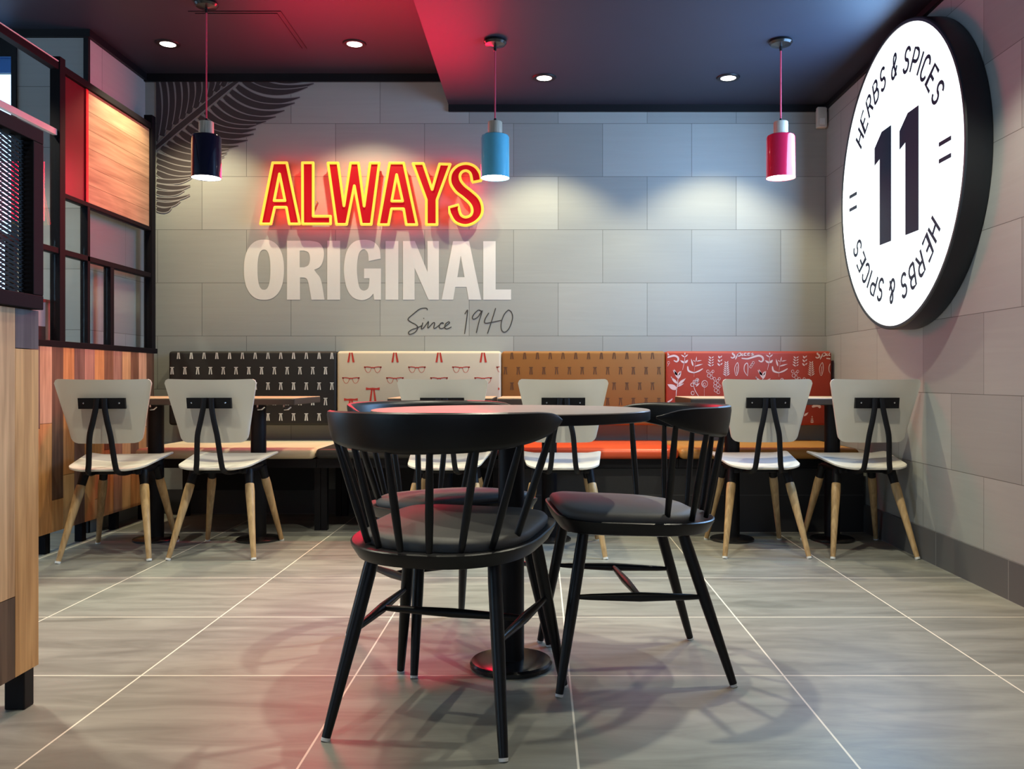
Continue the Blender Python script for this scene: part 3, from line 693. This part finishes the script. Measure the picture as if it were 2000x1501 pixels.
# ------------------------------------------------------------------ small square tables
tl = ['small square cafe table furthest left, behind the first white chair by the plank wall', 'small square cafe table behind the second white chair, before the black backrest',
      'small square cafe table behind the third white chair, before the cream backrest', 'small square cafe table behind the fourth white chair, before the tan backrest',
      'small square cafe table behind the fifth white chair, before the red backrest', 'small square cafe table furthest right against the right wall']
def square_table(label):
    t = thing('cafe_table', (0, 4.5, 0), label, 'table', 'square cafe tables before the benches')
    b = MB(); b.rbox(-.255, .255, -.25, .25, .7335, .7375, .0015, 1); b.build('tabletop', M['table_top'], t, smooth=0)
    b = MB(); b.box(-.256, .256, -.251, .251, .704, .7335); b.build('tabletop_edge', M['table_edge'], t, smooth=0, bevel=.003)
    b = MB(); b.lathe([(0, .704), (.10, .704), (.10, .698), (.039, .694), (.039, .02), (.0, .02)], n=32); b.build('column', M['black_metal'], t)
    b = MB(); b.lathe([(0, .022), (.045, .021), (.106, .014), (.1125, .009), (.1125, .002), (.107, 0), (0, 0)], n=44); b.build('base', M['black_base'], t)
    for hx in (.19, .06):
        b = MB(); b.tube([(hx, -.20, .704), (hx, -.20, .690), (hx+.006, -.213, .680), (hx+.03, -.225, .682), (hx+.045, -.228, .694)], .004, 8); b.build('bag_hook', M['steel'], t)
    return t
ST = square_table(tl[0])
for i, x in enumerate((-1.985, -1.455, -.49, .047, .991, 1.509)):
    o = ST if i == 0 else copy_tree(ST); o.location = (x, 4.5, 0); o['label'] = tl[i]

# ------------------------------------------------------------------ white chairs
def white_chair(label):
    t = thing('cafe_chair', (0, 0, 0), label, 'chair', 'white chairs with pale wooden legs facing the benches')
    # seat: rounded trapezoid, slightly dished
    def outline(k):
        pts = []
        for (x, y, r) in ((-.165, -.235, .07), (.165, -.235, .07), (.205, .185, .06), (-.205, .185, .06)): pts.append((x, y, r))
        out = []; n = len(pts)
        for i in range(n):
            x, y, r = pts[i]; pv = pts[i-1]; nx = pts[(i+1) % n]
            d1 = Vector((pv[0]-x, pv[1]-y)).normalized(); d2 = Vector((nx[0]-x, nx[1]-y)).normalized()
            a = Vector((x, y))+d1*r; c = Vector((x, y))+d2*r
            for s in range(8):
                u = s/7; q = a*(1-u)**2+Vector((x, y))*2*u*(1-u)+c*u*u; out.append(q)
        return [(q.x*k, (q.y)*k - (.012*(1-(q.x/.17)**2) if q.y < -.2 else 0)) for q in out]
    def zt(x, y): 
        z = .440+.45*x*x+.085*y
        if y > .12: z -= 2.2*(y-.12)**2
        return z
    b = MB(); N = 32; rings = []
    for k in (0.001, .3, .6, .85, .97, 1.0): rings.append([(x, y, zt(x, y)-(.003 if k == 1 else 0)) for x, y in outline(k)])
    for k in (1.0, .97, .6, .001): rings.append([(x, y, zt(x, y)-(.010 if k == 1 else .013)) for x, y in outline(k)])
    vs = [p for r in rings for p in r]; fs = []
    for i in range(len(rings)-1):
        for k in range(N): k2 = (k+1) % N; fs.append((i*N+k, i*N+k2, (i+1)*N+k2, (i+1)*N+k))
    b.add(vs, fs); b.build('seat', M['white_ply'], t, smooth=50)
    # backrest: curved trapezoid panel
    b = MB(); nu, nv = 20, 12
    def bk(u, v, off):     # u -1..1, v 0..1
        hw = .158+.050*v
        # rounded corners: shrink v range near the sides
        def rd(R): cu = max(0, (abs(u)*hw-(hw-R))/R); return R*(1-math.sqrt(max(0, 1-cu*cu)))
        vv = .537+rd(.038)*(1-v)+(.829-.537)*v-rd(.020)*v
        x = u*hw; y = -.205-.060*v+.40*x*x+off
        return (x, y, vv-.002+ .10*x*x)
    for off in (0, .012):
        o0 = len(b.v)
        us = [-1+2*i/nu for i in range(nu+1)]; us = [math.copysign(1-(1-abs(u))**1.6, u) for u in us]
        vs = [bk(u, j/nv, off) for j in range(nv+1) for u in us]
        b.add(vs, [(j*(nu+1)+i, j*(nu+1)+i+1, (j+1)*(nu+1)+i+1, (j+1)*(nu+1)+i) for j in range(nv) for i in range(nu)])
    L = (nu+1)*(nv+1)
    loop = [i for i in range(nu+1)]+[(j*(nu+1)+nu) for j in range(1, nv+1)]+[nv*(nu+1)+i for i in range(nu-1, -1, -1)]+[j*(nu+1) for j in range(nv-1, 0, -1)]
    for a, c in zip(loop, loop[1:]+loop[:1]): b.f.append((a, c, c+L, a+L)); b.m.append(0)
    b.build('backrest', M['white_ply'], t, smooth=40)
    # black bracket
    b = MB(); nn = 10; vs = []
    for i in range(nn+1):
        x = -.100+.2*i/nn; y = -.262+.40*x*x
        for (dy, z) in ((.008, .696), (-.010, .696), (-.010, .745), (.008, .745)): vs.append((x, y+dy+(.006 if z < .7 else -.003), z))
    fs = [(i*4+k, i*4+(k+1) % 4, (i+1)*4+(k+1) % 4, (i+1)*4+k) for i in range(nn) for k in range(4)]+[(0,1,2,3),(nn*4+3,nn*4+2,nn*4+1,nn*4)]
    b.add(vs, fs); br = b.build('back_bracket', M['black_metal'], t, smooth=30)
    for s in (-1, 1):
        b = MB(); b.lathe([(0, -.004), (.003, -.003), (.004, 0)], (0, 0, 0), 10)
        b.v = [(s*.076+x, -.2745+z*.5+.40*.076*.076, .722+y) for x, y, z in b.v]; b.build('screw', M['steel'], br)
        b = MB(); pts = spline([(s*.016, -.278, .742), (s*.019, -.282, .70), (s*.030, -.285, .64), (s*.044, -.284, .575), (s*.051, -.272, .50), (s*.056, -.262, .445), (s*.062, -.252, .412), (s*.072, -.20, .398), (s*.08, -.10, .397)], 5)
        b.tube(pts, [.0125]*len(pts), 10, flat=.7, up=(0, 1, 0)); b.build('back_support', M['black_metal'], t)
    # under frame
    b = MB(); b.rbox(-.125, .125, -.12, -.085, .385, .408, .005, 2); b.rbox(-.125, .125, .12, .155, .385, .408, .005, 2)
    for s in (-1, 1): b.rbox(s*.115-.014, s*.115+.014, -.13, .16, .383, .406, .005, 2)
    b.build('under_frame', M['black_metal'], t)
    for sx in (-1, 1):
        for ft, tp in (((sx*.196, -.240), (sx*.128, -.096)), ((sx*.190, .245), (sx*.122, .130))):
            def P(z): u = z/.40; return (ft[0]+(tp[0]-ft[0])*u, ft[1]+(tp[1]-ft[1])*u, z)
            b = MB(); b.tube([P(.008), P(.05), P(.18), P(.300), P(.333), P(.338)], [.0115, .0125, .0165, .0215, .0205, .017], 18)
            lg = b.build('leg', M['leg_wood'], t)
            b = MB(); b.tube([P(.330), P(.398)], [.0185, .0215], 18); b.build('socket', M['black_metal'], lg)
            b = MB(); b.tube([P(0.0), P(.009)], [.0115, .0125], 14); b.build('glide', M['glide'], lg)
    return t
wl = ['white cafe chair furthest left, beside the wood plank partition', 'white cafe chair second from left, in front of the black tie-print backrest',
      'white cafe chair before the cream spectacles backrest, mostly hidden by the round table', 'white cafe chair before the tan backrest, behind the round table',
      'white cafe chair in front of the red herb-print backrest', 'white cafe chair furthest right, beside the grey right wall']
WC = white_chair(wl[0])
for i, (x, y, a) in enumerate(((-2.012, 4.185, 8), (-1.515, 4.235, 1), (-.447, 4.235, 0), (.106, 4.25, 0), (1.050, 4.27, 0), (1.545, 4.255, 0))):
    o = WC if i == 0 else copy_tree(WC)
    o.location = (x, y, 0); o.rotation_euler.z = radians(a); o['label'] = wl[i]

# ------------------------------------------------------------------ round table
rt = thing('round_table', (-.084, 2.526, 0), 'round pedestal table with grey-brown top and black edge amid the black chairs', 'table')
b = MB(); b.lathe([(0, .7435), (.396, .7435), (.3995, .7425), (.4005, .740)], n=96); b.build('tabletop', M['round_top'], rt)
b = MB(); b.lathe([(.4005, .740), (.401, .737), (.4005, .716), (.397, .7135), (0, .7135)], n=96); b.build('tabletop_edge', M['black_wood'], rt)
b = MB(); b.lathe([(0, .7135), (.12, .7135), (.12, .706), (.0375, .70), (.0375, .02), (0, .02)], n=40); b.build('column', M['black_metal'], rt)
b = MB(); b.lathe([(0, .022), (.1, .021), (.114, .018), (.1195, .012), (.1195, .003), (.115, 0), (0, 0)], n=64); b.build('base', M['black_base'], rt)

# ------------------------------------------------------------------ black spindle chairs
def spindle_chair(label):
    t = thing('spindle_chair', (0, 0, 0), label, 'chair', 'black spindle-back chairs around the round table')
    N = 64
    def out(k, grow=0.0):
        pts = []
        for i in range(N):
            a = 2*pi*i/N; c, s = cos(a), sin(a); e = 5.5 if s > 0 else 2.4
            x = .236*math.copysign(abs(c)**(2/e), c); y = .236*math.copysign(abs(s)**(2/e), s)
            y *= (1.0 if s > 0 else 1.0)
            x *= 1+.04*s
            pts.append((x*k+grow*0, y*k))
        return pts
    b = MB(); rings = []
    for k, z in ((.001, .440), (.80, .440), (.93, .444), (.985, .4475), (1.0, .445), (.995, .438), (.93, .412), (.87, .408), (.001, .408)):
        rings.append([(x, y, z+.045*y+(.006*max(0, y/.236)**3 if z > .43 else 0)) for x, y in out(k)])
    vs = [p for r in rings for p in r]; fs = []
    for i in range(len(rings)-1):
        for k in range(N): k2 = (k+1) % N; fs.append((i*N+k, i*N+k2, (i+1)*N+k2, (i+1)*N+k))
    b.add(vs, fs); b.build('seat', M['black_wood'], t, smooth=40)
    b = MB(); rings = []
    for k, z in ((.92, .441), (.94, .449), (.94, .458), (.915, .466), (.84, .4725), (.5, .476), (.001, .477)):
        rings.append([(x*.97, y*.955+.012+(0 if y > 0 else -y*.09), z+.045*y+.006*max(0, y/.22)**3) for x, y in out(k)])
    vs = [p for r in rings for p in r]; fs = []
    for i in range(len(rings)-1):
        for k in range(N): k2 = (k+1) % N; fs.append((i*N+k, i*N+k2, (i+1)*N+k2, (i+1)*N+k))
    b.add(vs, fs); b.build('seat_pad', M['pad'], t, smooth=60)
    # crest rail
    b = MB(); n = 60; sec = 12; vs = []; TH = 91
    def cp(th, dr=0, z=0):     # point on rail path
        a = radians(th); lean = (z-.66)*.16
        return ((.276+dr+lean)*sin(a), -.012-(.252+dr+lean)*cos(a))
    def topz(th): return .757-.004*(abs(th)/90)**2-.030*max(0, (abs(th)-62)/42)**2
    def botz(th): u = abs(th)/TH; return .663+.010*u+.050*u**3.2
    for i in range(n+1):
        th = -TH+2*TH*i/n; zt, zb = topz(th), botz(th); hh = (zt-zb)/2; zm = (zt+zb)/2; th_ = .0105*(1-.35*(abs(th)/TH)**4)
        q = max(0, 1-min(i, n-i)/5); hh *= 1-.62*q**2; th_ *= 1-.4*q
        for k in range(sec):
            a = 2*pi*k/sec; c, s = cos(a), sin(a); e = 3.5
            dz = hh*math.copysign(abs(s)**(2/e), s); dr = th_*math.copysign(abs(c)**(2/e), c)
            p = cp(th, dr, zm+dz); vs.append((p[0], p[1], zm+dz))
    fs = [(i*sec+k, i*sec+(k+1) % sec, (i+1)*sec+(k+1) % sec, (i+1)*sec+k) for i in range(n) for k in range(sec)]
    fs += [tuple(range(sec-1, -1, -1)), tuple(n*sec+k for k in range(sec))]
    b.add(vs, fs); b.build('crest_rail', M['black_wood'], t, smooth=50)
    for th in (-79, -55, -32, -10.5, 10.5, 32, 55, 79):
        a = radians(th); p0 = (.190*sin(a), -.022-.205*cos(a), .440); zb = botz(th)+.008; q = cp(th, 0, zb); p1 = (q[0], q[1], zb)
        pts = [tuple(p0[j]+(p1[j]-p0[j])*u for j in range(3)) for u in (0, .04, .35, .7, 1)]
        b = MB(); b.tube(pts, [.0075, .0082, .0098, .0092, .0072], 12); b.build('spindle', M['black_wood'], t)
    legs = {}
    for sx in (-1, 1):
        for nm, ft, tp in (('f', (sx*.238, .240), (sx*.175, .165)), ('r', (sx*.214, -.240), (sx*.150, -.110))):
            def P(z, ft=ft, tp=tp): u = z/.42; return (ft[0]+(tp[0]-ft[0])*u, ft[1]+(tp[1]-ft[1])*u, z)
            legs[(sx, nm)] = P
            b = MB(); b.tube([P(.006), P(.05), P(.22), P(.36), P(.418)], [.0105, .0120, .0160, .0165, .0150], 18)
            lg = b.build('leg', M['black_wood'], t)
            b = MB(); b.tube([P(0), P(.007)], [.0105, .0110], 14); b.build('glide', M['glide'], lg)
    mids = []
    for sx in (-1, 1):
        a, c = Vector(legs[(sx, 'f')](.250)), Vector(legs[(sx, 'r')](.235)); mids.append((a+c)/2)
        b = MB(); b.tube([a.lerp(c, u) for u in (0, .12, .5, .88, 1)], [.0055, .0085, .0130, .0085, .0055], 12); b.build('stretcher', M['black_wood'], t)
    b = MB(); b.tube([mids[0].lerp(mids[1], u) for u in (0, .1, .5, .9, 1)], [.0065, .0085, .0120, .0085, .0065], 12); b.build('stretcher', M['black_wood'], t)
    return t
bl = ['black spindle-back chair in the foreground with its back to the viewer', 'black spindle-back chair behind the round table, mostly hidden by the near chair',
      'black spindle-back chair to the right of the round table, turned sideways']
SC = spindle_chair(bl[0])
for i, (x, y, a) in enumerate(((-.226, 2.178, -14.6), (-.305, 2.755, -143), (.263, 2.540, 96.0))):
    o = SC if i == 0 else copy_tree(SC)
    o.location = (x, y, 0); o.rotation_euler.z = radians(a); o['label'] = bl[i]

# ------------------------------------------------------------------ far partition on the left
XP = -2.36
pt = thing('screen_partition', (XP, 4.3, 0), 'black framed glazed screen on a wood plank base at the left', 'partition')
def Q(b): b.v = [(x-XP, y-4.3, z) for x, y, z in b.v]; return b
b = MB(); y = 3.36; k = 0
cols = [3, 6, 1, 4, 2, 7, 3, 0, 1, 2, 3, 4, 5, 6, 7, 8, 6, 0, 1]
while y < 5.25:
    w2 = min(.1, 5.272-y); c = cols[k % len(cols)]
    cut = [.55, .42, 2, .72, .33, 2, .6, .62, .25, .36, 2, .5, .2, .45, 2, .35, .4][k % 17]
    if cut < 1:
        b.box(XP, XP+.028, y+.0008, y+w2-.0008, cut+.001, .985, c); b.box(XP, XP+.028, y+.0008, y+w2-.0008, .098, cut-.001, (c*3+2) % 9)
    else: b.box(XP, XP+.028, y+.0008, y+w2-.0008, .098, .985, c)
    y += .1; k += 1
Q(b).build('plank_cladding', PW, pt, smooth=0)
b = MB(); b.box(XP-.03, XP, 3.36, 5.272, .098, .985); Q(b).build('base_core', M['black_trim'], pt, smooth=0)
def bar(name, y0, y1, z0, z1, x0=-.02, x1=.02, m='frame_metal'):
    b = MB(); b.box(XP+x0, XP+x1, y0, y1, z0, z1); return Q(b).build(name, M[m], pt, smooth=0, bevel=.002)
bar('bottom_rail', 3.36, 5.30, .985, 1.015, -.03, .032); bar('middle_rail', 3.36, 5.24, 1.44, 1.468); bar('upper_rail', 4.285, 5.24, 1.722, 1.745)
bar('top_rail', 3.36, 5.24, 2.335, 2.37)
bar('post', 4.235, 4.285, 1.015, 2.40, -.025, .025); bar('post', 5.24, 5.29, 1.015, 2.42, -.025, .025)
bar('mullion', 4.505, 4.53, 1.015, 1.722); bar('mullion', 4.745, 4.785, 1.015, 1.44); bar('mullion', 3.87, 3.895, 1.015, 1.44)
bar('pale_rail', 3.36, 4.235, 2.015, 2.045, -.01, .012, 'pale_rail'); bar('pale_edge', 3.36, 4.235, 2.372, 2.378, -.02, .02, 'pale_rail')
for yy in (4.12, 4.45, 4.8, 5.15): bar('foot', yy, yy+.04, 0, .098, -.02, .02)
b = MB(); z = 1.747; k = 0
while z < 2.33: b.box(XP-.008, XP+.008, 4.531, 5.238, z, min(z+.094, 2.333), k % 2); z += .0955; k += 1
Q(b).build('board_panel', HPW, pt, smooth=0)
bar('red_panel', 4.287, 4.505, 1.747, 2.333, -.004, .004, 'red_acrylic'); bar('red_edge', 4.505, 4.53, 1.747, 2.333, -.012, .012, 'red_frame')
for (y0, y1, z0, z1) in ((4.287, 4.504, 1.47, 1.72), (4.532, 5.238, 1.47, 1.72), (4.287, 4.504, 1.017, 1.438), (4.532, 4.744, 1.017, 1.438), (4.787, 5.238, 1.017, 1.438), (3.897, 4.233, 1.017, 1.438), (3.37, 4.233, 1.47, 2.01)):
    b = MB(); b.box(XP-.003, XP+.003, y0, y1, z0, z1); Q(b).build('glass_pane', M['glass'], pt, smooth=0)
# red framed notice on the sill behind the screen
rf = thing('framed_notice', (-2.41, 4.1, 1.0), 'red framed pink notice with a darker red square on the sill behind the screen', 'notice')
b = MB(); b.box(-.006, .006, -.3, .205, .203, .218); b.box(-.006, .006, .19, .205, .0, .203); b.box(-.006, .006, -.3, .19, 0, .014); b.build('frame', M['red_frame'], rf, smooth=0)
b = MB(); b.box(-.003, .003, -.3, .19, .014, .203); b.build('panel', M['pink_paper'], rf, smooth=0)
b = MB(); b.box(.003, .0045, -.1, .135, .014, .085); b.build('inner_square', M['red_acrylic'], rf, smooth=0)

# ------------------------------------------------------------------ near partition
XN = -1.29
np_ = thing('near_partition', (XN, 2.24, 0), 'wood plank low wall with black mesh screen cropped by the left edge', 'partition')
def Qn(b): b.v = [(x-XN, y-2.24, z) for x, y, z in b.v]; return b
b = MB()
y = 2.24; pn = [(1, [(.097, .905, 1), (.907, 1.005, 2)]), (0, [(.097, .295, 3), (.297, 1.005, 0)]), (1, [(.097, .6, 0), (.602, 1.005, 1)]), (0, [(.097, 1.005, 0)]), (1, [(.097, .5, 2), (.502, 1.005, 0)]), (0, [(.097, 1.005, 1)])]
for c, segs in pn:
    for z0, z1, mi in segs: b.box(XN-.02, XN, y-.099, y-.0005, z0, z1, mi)
    y -= .1
Qn(b).build('plank_cladding', NPW, np_, smooth=0)
b = MB(); b.box(XN-.10, XN-.02, 1.64, 2.235, .099, 1.004); Qn(b).build('base_core', NPW[1], np_, smooth=0)
for yy in (2.185, 1.70):
    b = MB(); b.box(XN-.055, XN-.004, yy, yy+.042, 0, .097); Qn(b).build('leg', M['black_metal'], np_, smooth=0, bevel=.003)
b = MB(); XS = -1.30
b.box(XS-.012, XS+.026, 1.64, 2.235, 1.007, 1.043); b.box(XS-.012, XS+.026, 1.64, 2.235, 1.430, 1.466); b.box(XS-.012, XS+.026, 2.19, 2.235, 1.043, 1.430)
Qn(b).build('screen_frame', M['frame_metal'], np_, smooth=0, bevel=.002)
b = MB(); sl_, pitch = .22, .0115
y0, y1, z0, z1 = 1.64, 2.19, 1.043, 1.430
for sg_ in (-1, 1):
    for k in range(-14, 50):
        zc = z0+k*pitch                   # z at y0
        a, c = (y0, zc), (y1, zc+sg_*sl_*(y1-y0))
        def clip(a, c):
            t0, t1 = 0, 1; dz = c[1]-a[1]
            for lim, s in ((z0, 1), (z1, -1)):
                if dz == 0: continue
                tt = (lim-a[1])/dz
                if s*dz > 0: t0 = max(t0, tt)
                else: t1 = min(t1, tt)
            return (t0, t1)
        t0, t1 = clip(a, c)
        if t1-t0 < .03 or t0 >= 1 or t1 <= 0: continue
        pa = (XS+.004+sg_*.0012, a[0]+(c[0]-a[0])*t0, a[1]+(c[1]-a[1])*t0); pb = (XS+.004+sg_*.0012, a[0]+(c[0]-a[0])*t1, a[1]+(c[1]-a[1])*t1)
        hw = .0034 if sg_ < 0 else .0011
        b.add([(pa[0]-.0012, pa[1], pa[2]-hw), (pa[0]+.0012, pa[1], pa[2]-hw), (pa[0]+.0012, pa[1], pa[2]+hw), (pa[0]-.0012, pa[1], pa[2]+hw),
               (pb[0]-.0012, pb[1], pb[2]-hw), (pb[0]+.0012, pb[1], pb[2]-hw), (pb[0]+.0012, pb[1], pb[2]+hw), (pb[0]-.0012, pb[1], pb[2]+hw)],
              [(0,1,5,4),(1,2,6,5),(2,3,7,6),(3,0,4,7),(0,3,2,1),(4,5,6,7)])
Qn(b).build('expanded_mesh', M['black_metal'], np_, smooth=0)
